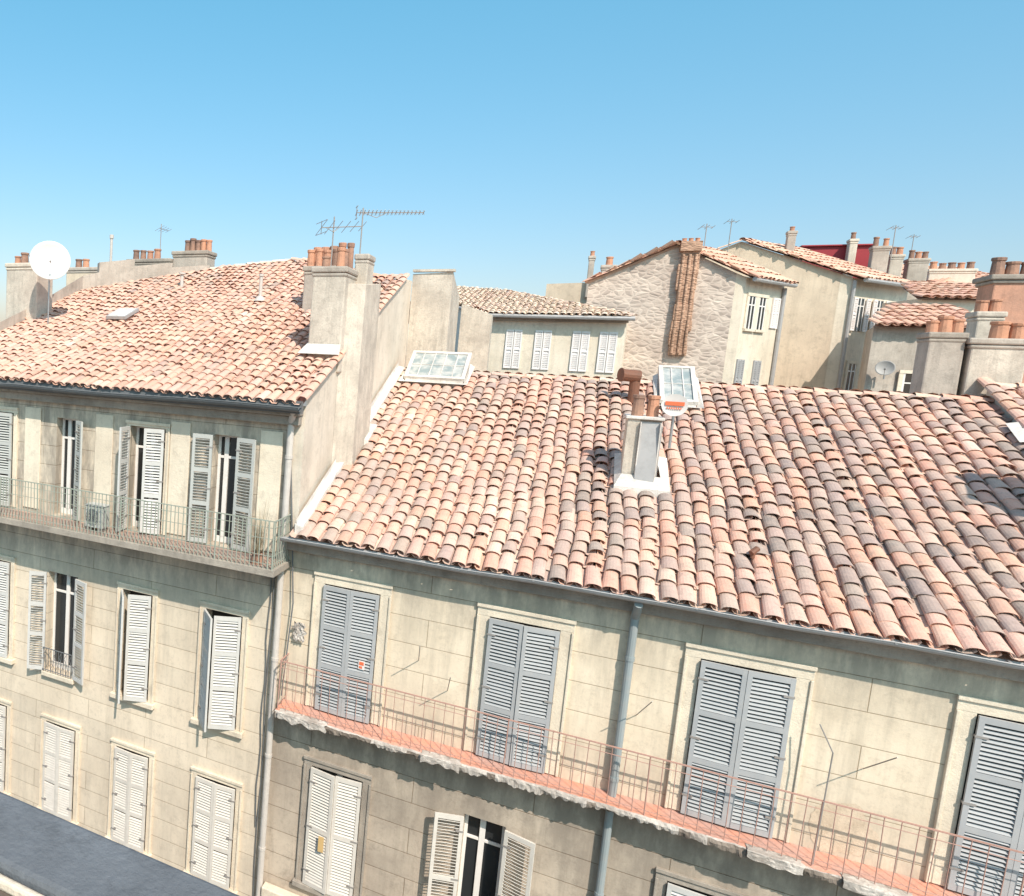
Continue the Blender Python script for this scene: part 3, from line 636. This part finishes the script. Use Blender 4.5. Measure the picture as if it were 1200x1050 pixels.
mb.face([(-3.25,22.8,GZ),(-2.42,22.8,GZ),(-2.42,22.8,1.56),(-3.25,22.8,1.86)]); mb.face([(-3.25,22.8,1.86),(-2.42,22.8,1.56),(-2.42,23.1,1.56),(-3.25,23.1,1.86)]); mb.face([(-2.42,22.8,GZ),(-2.42,23.1,GZ),(-2.42,23.1,1.56),(-2.42,22.8,1.56)])
mb.build('wall',HV,[M['stack']])
HX=thing('back_building',(-.9,33,GZ),'small cream rendered block behind tiled roofs','building')
mb=MB(); wallpts(mb,[(-1.64,33.5,3.55),(-.1,33.5,3.6),(-.1,37,3.6),(-1.64,37,3.55)],GZ); mb.face([(-1.64,33.5,3.55),(-.1,33.5,3.6),(-.1,37,3.6),(-1.64,37,3.55)]); mb.build('wall',HX,[M['beige']])
chimney(HX,-.25,-.05,33.3,33.6,3,4.6,M['greyrender'],[(-.15,33.45,.08,.2)],cap=.03)
def farwin(house,c,w,z0,z1,d,mat,glassy=False,frame=True):
    d=V((d[0],d[1],0)).normalized(); nrm=V((d.y,-d.x,0))
    T=Matrix.Translation((c[0],c[1],0))@Matrix(((d.x,-nrm.x,0,0),(d.y,-nrm.y,0,0),(0,0,1,0),(0,0,0,1)))
    mb=MB()
    if frame:
        mb.box(-w/2-.1,w/2+.1,-.05,.0,z1,z1+.1,1,M=T); mb.box(-w/2-.08,w/2+.08,-.08,.0,z0-.08,z0,1,M=T); mb.box(-w/2-.1,-w/2,-.04,0,z0,z1,1,M=T); mb.box(w/2,w/2+.1,-.04,0,z0,z1,1,M=T)
    if glassy:
        mb.box(-w/2,w/2,-.02,.05,z0,z1,2,M=T); mb.box(-.03,.03,-.03,-.0205,z0,z1,3,M=T); mb.box(-w/2+.0,w/2,-.028,-.0206,z1-.3,z1-.26,3,M=T)
        for sx in (-1,1): mb.box(sx*w/2-(.05 if sx>0 else 0),sx*w/2+(.0 if sx>0 else .05),-.03,-.0205,z0,z1,3,M=T)
    o=mb.build('window',house,[mat,M['trim'],M['glass'],M['frame']])
    rng=((-w/2,-.01),(.01,w/2)) if not glassy else ()
    if glassy=='open': rng=((-w-.02,-w/2-.03),(w/2+.03,w+.02))
    for a,b in rng:
        lb=MB(); dy=-.04 if glassy else 0
        lb.box(a,a+.04,-.05+dy,-.01+dy,z0,z1,M=T); lb.box(b-.04,b,-.05+dy,-.01+dy,z0,z1,M=T)
        for zz in (z0,z1-.06,(z0+z1)/2-.03): lb.box(a+.04,b-.04,-.049+dy,-.011+dy,zz,zz+.06,M=T)
        z=z0+.1
        while z<z1-.08:
            if abs(z-(z0+z1)/2)>.08: lb.box(a+.04,b-.04,-.04+dy,-.02+dy,z,z+.035,M=T)
            z+=.06
        lb.box(a+.03,b-.03,-.018+dy,-.012+dy,z0+.01,z1-.01,M=T)
        lb.build('shutter',o,[mat])
for x in (-2.2,-1.3,-.18,.6): farwin(HC,(x,28),.5,.1,1.42,(1,0),M['shPale'],False,False)
HB=thing('back_building',(2.3,31,GZ),'rubble stone gabled house with tall brick flue on its end wall','house')
A=(-.15,30,3.25);AP=(2.3,30,4.43);Cn=(4.27,30,3.37);Fe=(5.59,31.9,3.37);APb=(3.62,31.9,4.43)
mb=MB(); mb.face([(-.15,30,GZ),(4.0,30,GZ),(4.0,30,3.50),AP,A],0); mb.face([(4.0,30,GZ),(4.27,30,GZ),Cn,(4.0,30,3.50)],1); wallpts(mb,[Cn,Fe],GZ,1,False)
mb.face([(5.59,31.9,GZ),(3.6,36,GZ),(3.6,36,4.4),Fe],1); mb.face([(-.15,30,GZ),A,(1.0,31.9,3.25),(1,31.9,GZ)],0)
mb.build('wall',HB,[M['rubble'],M['cream']])
mb=MB(); tiles(mb,[(4.45,29.8,3.33),(5.8,31.75,3.33),(3.62,31.9,4.46),(2.3,29.85,4.46)],sp=.24,ex=.4,seg=5,pals=PALF)
tiles(mb,[(1.2,32,3.2),(-.3,29.85,3.22),(2.3,29.85,4.46),(3.62,31.9,4.46)],sp=.24,ex=.4,seg=5,pals=PALF)
ridge(mb,(2.3,29.8,4.47),(3.62,31.9,4.47),pals=PALF)
for a,b in (((-.3,29.9,3.22),(2.3,29.9,4.48)),((2.3,29.9,4.48),(4.45,29.9,3.36))): ridge(mb,a,b,r=.07,pals=PALF)
mb.build('roof',HB,[M['tilefar']])
mb=MB(); random.seed(3)
zz=.8
while zz<4.3:
    h=random.uniform(.25,.6); j1=random.uniform(-.04,.04); j2=random.uniform(-.04,.04)
    mb.box(2.42+j1,2.93+j2,29.8+random.uniform(-.02,.02),29.995,zz,min(zz+h-.004,4.3)); zz+=h
for x in (2.5,2.68,2.85): mb.cyl((x,29.79,.85),(x,29.79,4.1),.045,n=6)
mb.box(2.38,2.97,29.7,30.2,4.2,4.52)
br=mb.build('chimney',HB,[M['flue']],bev=.015,label='tall rough reddish brick flue running up the stone wall')
for i,x in enumerate((2.48,2.66,2.84)):
    pb=MB(); potmesh(pb,(x,29.95,4.51),.07,.13); pb.build('chimney_pot',br,[M['pot']])
chimney(HB,.2,.65,31,31.4,3.2,3.95,M['greyrender'],[(.42,31.2,.12,.3)],cap=.04)
dd=(1.32,1.9)
for t,z0,z1,mt,g in ((.2,1.75,2.8,'shWhite',True),(.47,1.75,2.8,'shWhite',True),(.83,1.85,2.85,'shPale',False),(.12,-.6,.75,'shBlue2',False),(.55,-.6,.75,'shBlue2',False)):
    farwin(HB,(4.27+1.32*t,30+1.9*t),.42,z0,z1,dd,M[mt],g,g is True)
mb=MB(); mb.cyl((5.6,31.8,3.2),(5.6,31.8,GZ),.06,n=8); mb.cyl((4.45,29.75,3.28),(5.85,31.75,3.28),.07,n=8); mb.build('gutter',HB,[M['zinc']])
HD=thing('back_building',(8,38,GZ),'tall beige rendered house with orange tile roof','house')
C3=(8.25,36,4.0);F3=(10.55,38.8,4.0);A3=(4.8,36,5.4);B3=(7.1,38.8,5.4)
mb=MB(); mb.face([(3.5,36,GZ),(7.9,36,GZ),(7.9,36,4.142),A3,(3.5,36,4.8)],0); mb.face([(7.9,36,GZ),(8.25,36,GZ),C3,(7.9,36,4.142)],1); wallpts(mb,[C3,F3,(9,44,4.0)],GZ,1,False); mb.build('wall',HD,[M['beige'],M['cream']])
mb=MB(); tiles(mb,[(8.5,35.8,3.94),(10.8,38.6,3.94),(7.1,38.8,5.43),(4.8,35.9,5.43)],sp=.26,ex=.42,seg=5,pals=PALF)
ridge(mb,(4.8,35.8,5.45),(7.1,38.8,5.45),pals=PALF); ridge(mb,(4.8,35.9,5.44),(8.5,35.9,3.98),r=.07,pals=PALF); ridge(mb,(3.4,35.9,4.8),(4.8,35.9,5.44),r=.07,pals=PALF)
mb.build('roof',HD,[M['tilefar']])
mb=MB(); mb.cyl((8.55,35.75,3.9),(10.85,38.55,3.9),.08,n=8); mb.cyl((8.3,35.95,3.9),(8.3,35.95,GZ),.06,n=8); mb.build('gutter',HD,[M['zinc']])
for t,z0,z1,mt,g in ((.18,2.1,3.3,'shPale','open'),(.52,2.1,3.3,'shPale','open'),(.85,2.1,3.3,'shPale',False),(.2,-.1,.9,'shPale',True),(.2,-2.2,-1,'shPale',False)):
    farwin(HD,(8.25+2.3*t,36+2.8*t),.5,z0,z1,(2.3,2.8),M[mt],g,g is True)
chimney(HD,6.3,6.56,36.6,36.9,4.2,5.85,M['greyrender'],[(6.43,36.75,.09,.2)],cap=.03)
chimney(HD,9.4,9.9,39,39.4,4,5.55,M['greyrender'],[(9.5,39.2,.09,.35),(9.8,39.2,.09,.35)],cap=.04)
chimney(HD,8.9,9.15,40,40.4,4,6.0,M['party'],[(9.02,40.2,.09,.3)],cap=.03)
chimney(HD,10.2,10.6,40,40.4,3,5.35,M['stack'],[(10.3,40.2,.1,.3),(10.5,40.2,.1,.3)],cap=.04)
chimney(HD,10.9,11.5,40.5,41,3,5.25,M['greyrender'],[(11.0,40.7,.1,.35),(11.2,40.7,.1,.35),(11.4,40.7,.1,.3)],cap=.04)
mb=MB(); mb.box(7.55,9.7,40.5,43,3,5.78); mb.box(7.45,9.8,40.4,43,5.783,5.85); mb.build('roof_terrace',HD,[M['redroof']],bev=.02)
HE=thing('back_building',(13,44,GZ),'cream house with wide orange tile roof','house')
mb=MB(); wallpts(mb,[(10.9,46,4.3),(12.6,42,4.3),(16.5,44,4.3)],GZ,0,False); mb.build('wall',HE,[M['cream']])
mb=MB(); tiles(mb,[(12.4,41.7,4.25),(17,44,4.25),(14.5,48,5.7),(12.4,46.5,5.7)],sp=.28,ex=.45,seg=5,pals=PALF); tiles(mb,[(10.7,45.5,4.25),(12.4,41.7,4.25),(12.4,46.5,5.7)],sp=.28,ex=.45,seg=5,pals=PALF); mb.build('roof',HE,[M['tilefar']])
chimney(HE,12.2,13.6,42.8,43.2,4.2,5.1,M['party'],[(12.35+.28*i,43,.12,.3) for i in range(5)],cap=.05)
for t in (.2,.5): farwin(HE,(12.6+3.9*t,42+2*t),.6,2.3,3.6,(3.9,2),M['shPale'],True)
HY=thing('back_building',(9.8,34,GZ),'pale rendered house with small tiled roof','house')
mb=MB(); wallpts(mb,[(8.9,35.0,3.0),(9.35,33,3.0),(11.2,33.4,3.0),(11.2,36,3.0)],GZ,0,False); mb.face([(8.9,35.0,3.0),(9.35,33,3.0),(11.2,33.4,3.0),(11.2,36,3.0)],0); mb.build('wall',HY,[M['cream']])
mb=MB(); tiles(mb,[(9.2,32.8,2.98),(11.4,33.2,2.98),(11.4,36,3.7),(9.6,36,3.7)],sp=.26,ex=.42,seg=5,pals=PALF); mb.build('roof',HY,[M['tilefar']])
farwin(HY,(10.1,33.17),.45,1.7,2.6,(1,.216),M['shPale'],True)
HF=thing('back_building',(8,30,GZ),'low house with short tiled roof and small blue window','house')
mb=MB(); wallpts(mb,[(8.1,33,1.9),(7.4,29.5,1.85),(9.6,29.8,1.85)],GZ,0,False); mb.build('wall',HF,[M['greyrender']])
mb=MB(); tiles(mb,[(7.3,29.2,1.86),(9.8,29.6,1.86),(9.8,31.6,2.55),(8.3,31.6,2.55)],sp=.25,ex=.4,seg=5,pals=PALF); mb.build('roof',HF,[M['tilefar']])
farwin(HF,(8.5,29.6),.55,-.3,.5,(1,.13),M['shBlue'],True)
dish((7.72,29.2,.62),.22,'small grey satellite dish fixed on a rear wall',(-.3,-1,.2),(7.75,29.35,.3),mat=M['dishgrey'])
HG=thing('terraced_house',(10,WY,GZ),'neighbouring terraced house with raised tile roof and large chimneys','house','terraced houses along the street')
mb=MB(); facade(mb,XR1+.003,12,GZ,-2.9,WY,[])
def gz(y): return rz(y)+.14
mb.face([(XR1+.004,WY,GZ),(XR1+.004,WY,gz(WY)),(XR1+.004,19.9,gz(19.9)),(XR1+.004,19.9,GZ)],0)
mb.build('wall',HG,[M['party']])
mb=MB(); tiles(mb,[(XR1+.1,12.28,gz(12.28)-.05),(12,12.28,gz(12.28)-.05),(12,19.9,gz(19.9)-.05),(XR1+.1,19.9,gz(19.9)-.05)]); ridge(mb,(XR1,19.9,gz(19.9)),(12,19.9,gz(19.9)))
y=12.3
while y<19.8:
    c=pal(0,y,.1,PALR); O=V((XR1+.02,y,gz(y)-.03)); arc(mb,O,V((1,0,0)),V((0,math.cos(.3814),math.sin(.3814))),V((0,-math.sin(.3814),math.cos(.3814))),0,0,.45,.12,.10,.06,.03,c,6,1); y+=.34
mb.build('roof',HG,[M['tile']])
mb=MB()
for a,b2 in ((16.6,17.5),(17.6,18.3)):
    mb.face([(XR1-.28,a,rz(a)+.13),(XR1-.08,a,rz(a)+.17),(XR1-.08,b2,rz(b2)+.17),(XR1-.24,b2,rz(b2)+.13)])
mb.build('flashing',HG,[M['flash']])
chimney(HG,6.9,7.6,13.9,14.9,-2,1.0,M['party'],[(7.1,14.4,.12,.4),(7.4,14.4,.12,.4)],capmat=M['flash'])
chimney(HG,5.92,6.45,20.2,20.8,-1.2,1.18,M['greyrender'],[(6.02,20.5,.10,.30),(6.2,20.5,.11,.36),(6.38,20.5,.10,.30)],cap=.03,capmat=M['trimgrey'],potmat=M['pot'],label='grey chimney with clay pots')
chimney(HG,6.52,7.3,20.15,20.9,-1,1.08,M['stack'],[(6.98,20.5,.13,.38),(7.24,20.5,.13,.36)],cap=.06,capmat=M['greyrender'],potmat=M['pot'])
chimney(HG,7.2,7.6,22.2,22.7,-1,1.75,M['stack'],[(7.3,22.4,.1,.3),(7.5,22.4,.1,.3)],cap=.04,potmat=M['pot'])
chimney(HG,7.95,9.7,24,24.8,-1,2.72,M['orange'],[(8.1+.24*i,24.4,.12,.40) for i in range(6)],cap=.09,capmat=M['trimgrey'],potmat=M['potdark'],label='big orange rendered chimney with sooty pots')
# ================================================================== BALCONY THINGS
t=thing('air_conditioner',(-8.3,12.1,-3.6),'small grey air conditioner unit standing on the balcony floor','air conditioner')
mb=MB(); mb.box(-8.54,-8.12,12.0,12.24,-3.56,-3.12); mb.box(-8.555,-8.105,11.98,12.26,-3.118,-3.09)
mb.build('casing',t,[M['shGreen']],bev=.012)
mb=MB()
for k in range(1,6): 
    for i in range(20):
        a=i*math.pi/10; b=a+math.pi/10; r=.032*k
        mb.cyl((-8.36+r*math.cos(a),11.99,-3.34+r*math.sin(a)),(-8.36+r*math.cos(b),11.99,-3.34+r*math.sin(b)),.005,n=4)
for a in (0,.79,1.57,2.36): mb.cyl((-8.36+.16*math.cos(a),11.985,-3.34+.16*math.sin(a)),(-8.36-.16*math.cos(a),11.985,-3.34-.16*math.sin(a)),.005,n=4)
mb.build('fan_grille',t,[M['gutterL']])
for x in (-8.48,-8.18):
    mb=MB(); mb.box(x-.03,x+.03,12.0,12.24,-3.63,-3.562); mb.build('foot',t,[M['steel']])
t=thing('potted_plant',(-4.75,12.0,-3.6),'dry reedy plant in a clay pot on the balcony corner','plant')
mb=MB(); potmesh(mb,(-4.75,12.0,-3.63),.12,.2); mb.build('pot',t,[M['potdark']])
mb=MB()
for i in range(60):
    a=random.uniform(0,6.28); r=random.uniform(.0,.14); h=random.uniform(.3,1.1); k=random.uniform(.02,.18)
    p0=V((-4.75+r*math.cos(a),12+r*math.sin(a),-3.44)); p1=p0+V((k*math.cos(a)*.5,k*math.sin(a)*.5,h*.6)); p2=p0+V((k*math.cos(a)*1.3,k*math.sin(a)*1.3,h))
    w=V((-math.sin(a),math.cos(a),0))*.004
    mb.face([p0-w,p0+w,p1+w,p1-w]); mb.face([p1-w,p1+w,p2])
mb.build('leaf_clump',t,[M['plant']])
for (x,z) in ((-1.95,-4.95),(-1.45,-5.35),(1.2,-5.0),(3.75,-5.0)):
    t=thing('clothes_line_pole',(x,WY,z),'thin straight metal rod fixed to the wall above the balcony','pole','thin rods fixed above the balcony')
    mb=MB(); mb.cyl((x,12.59,z),(x+.1,11.95,z+.5),.007,n=6); mb.build('rod',t,[M['steel']])
t=thing('clothes_line_pole',(3.2,12.19,-6.3),'thin tall pole tied to the balcony railing','pole','thin rods fixed above the balcony')
mb=MB(); mb.tube([(3.3,12.19,-6.3),(3.32,12.18,-4.72),(3.18,12.3,-4.42)],.008,6); mb.build('rod',t,[M['steel']])
t=thing('rag',(-4.05,12.5,-4.9),'crumpled white cloth hanging on the facade','cloth')
mb=MB(); g=12
gp=[[V((-4.16+.24*i/g*(1-.3*abs(j/g-.5))+.03*noise.noise(V((i,j*.7,2)))+.02*math.sin(j*1.3),12.52-.07*abs(noise.noise(V((i*.6,j*.4,0)))),-4.74-.34*j/g-.05*noise.noise(V((i*.5,3,3))))) for i in range(g+1)] for j in range(g+1)]
for j in range(g):
    for i in range(g): mb.face([gp[j][i],gp[j][i+1],gp[j+1][i+1],gp[j+1][i]])
mb.build('fabric',t,[M['cloth']],smooth=True)
for x0,x1 in ((-4.2,-3.3),(-1.7,-1.1),(2.6,3.2),(3.6,4.3)):
    t=thing('draped_sheet',((x0+x1)/2,12.15,-6.3),'crumpled dirty white sheet draped over the balcony edge','sheet','sheets draped along the balcony edge')
    mb=MB(); nx=int((x1-x0)/.02); ny=16; G=[]
    for j in range(ny+1):
        row=[]
        for i in range(nx+1):
            x=x0+(x1-x0)*i/nx+.05*noise.noise(V((i*.15,j*.25,8))); f=j/ny
            y=12.26-.17*min(1,f*1.6); z=-6.30 if f<.6 else -6.30-(f-.6)*.30
            d=abs(noise.noise(V((x*11,f*5,x0))))*.022+abs(noise.noise(V((x*27,f*9,x0))))*.012
            e=min(1,i/5,(nx-i)/5)
            row.append(V((x,y-d*(1.0 if f>.5 else .2)*e-.012,z+sag(x)+d*.7*e+.006+(noise.noise(V((x*6,7,1)))*.07 if j>ny-3 else 0))))
        G.append(row)
    for j in range(ny):
        for i in range(nx): mb.face([G[j][i],G[j][i+1],G[j+1][i+1],G[j+1][i]])
    mb.build('fabric',t,[M['cloth']],smooth=True)
# ================================================================== OWN PARAPET
HP=thing('parapet',(0,1.8,GZ),'blue grey weathered concrete parapet ledge of the near building','parapet')
mb=MB(); mb.box(-9,3,1.70,2.0,-1.80,-1.67); mb.box(-9,3,1.74,1.95,-1.9,-1.803)
mb.build('coping',HP,[M['parapet']],bev=.02)
mb=MB(); mb.box(-9,3,1.45,1.697,-1.86,-1.74,0); mb.box(-9,3,1.665,1.694,-1.738,-1.70,1); mb.build('moulding',HP,[M['parlip'],M['trim']],bev=.01)
mb=MB(); mb.box(-9,3,1.0,1.9,GZ,-1.905); mb.build('wall',HP,[M['beige']])
# ================================================================== GROUND
def structure(o): o['kind']='structure'; return o
mb=MB(); mb.face([(-600,-600,GZ-.13),(600,-600,GZ-.13),(600,900,GZ-.13),(-600,900,GZ-.13)]); structure(mb.build('ground',None,[M['pave']]))
mb=MB(); mb.face([(-200,3.6,GZ-.126),(200,3.6,GZ-.126),(200,10.9,GZ-.126),(-200,10.9,GZ-.126)]); structure(mb.build('road',None,[M['asphalt']]))
mb=MB(); mb.box(-200,200,10.9,12.59,GZ-.12,GZ); mb.box(-200,200,1.91,3.6,GZ-.12,GZ); structure(mb.build('pavement',None,[M['pave']]))
# ================================================================== LIGHT, SKY, CAMERA
sd=V((.82,-1.02,1.40)).normalized()
sl=bpy.data.lights.new('sun','SUN'); sl.energy=5.0; sl.angle=math.radians(.5); sl.color=(1,.915,.81)
so=bpy.data.objects.new('sun',sl); COL.objects.link(so); so.rotation_euler=sd.to_track_quat('Z','Y').to_euler()
w=bpy.data.worlds.new('World'); SC.world=w; w.use_nodes=True; nt=w.node_tree
sky=nt.nodes.new('ShaderNodeTexSky'); sky.sky_type='NISHITA'; sky.sun_disc=False
sky.sun_elevation=math.asin(sd.z); sky.sun_rotation=math.atan2(sd.x,sd.y); sky.air_density=1.0; sky.dust_density=1.2; sky.ozone_density=1.0
tc=nt.nodes.new('ShaderNodeTexCoord'); sx=nt.nodes.new('ShaderNodeSeparateXYZ'); nt.links.new(tc.outputs['Generated'],sx.inputs[0])
f=mapr(nt,sx.outputs[2],.0,.5,0,1)
tint=mix(nt,f,(1.02,.84,.86),(.88,1.78,1.64))
f2=mapr(nt,sx.outputs[2],.5,.8,0,1)
tint=mix(nt,f2,tint,(1.25,1.25,1.2))
col=mix(nt,1.0,sky.outputs[0],tint,'MULTIPLY')
nt.links.new(col,nt.nodes['Background'].inputs[0]); nt.nodes['Background'].inputs[1].default_value=.15
SC.view_settings.view_transform='Standard'; SC.view_settings.look='None'; SC.view_settings.exposure=0
R=[[.87070,-.04874,.48940],[.09975,.99190,-.07868],[-.48160,.11733,.86850]]
rt=V((R[0][0],R[0][2],-R[0][1])); dn=V((R[1][0],R[1][2],-R[1][1])); fw=V((R[2][0],R[2][2],-R[2][1]))
up=-dn; bk=-fw
cm=bpy.data.cameras.new('camera'); co=bpy.data.objects.new('camera',cm); COL.objects.link(co)
co.matrix_world=Matrix(((rt.x,up.x,bk.x,0),(rt.y,up.y,bk.y,0),(rt.z,up.z,bk.z,0),(0,0,0,1)))
cm.sensor_width=36; cm.sensor_fit='HORIZONTAL'; cm.lens=859.06/1200*36; cm.shift_x=(600-199.3)/1200; cm.shift_y=(516.93-525)/1200
cm.clip_start=.05; cm.clip_end=3000
SC.camera=co
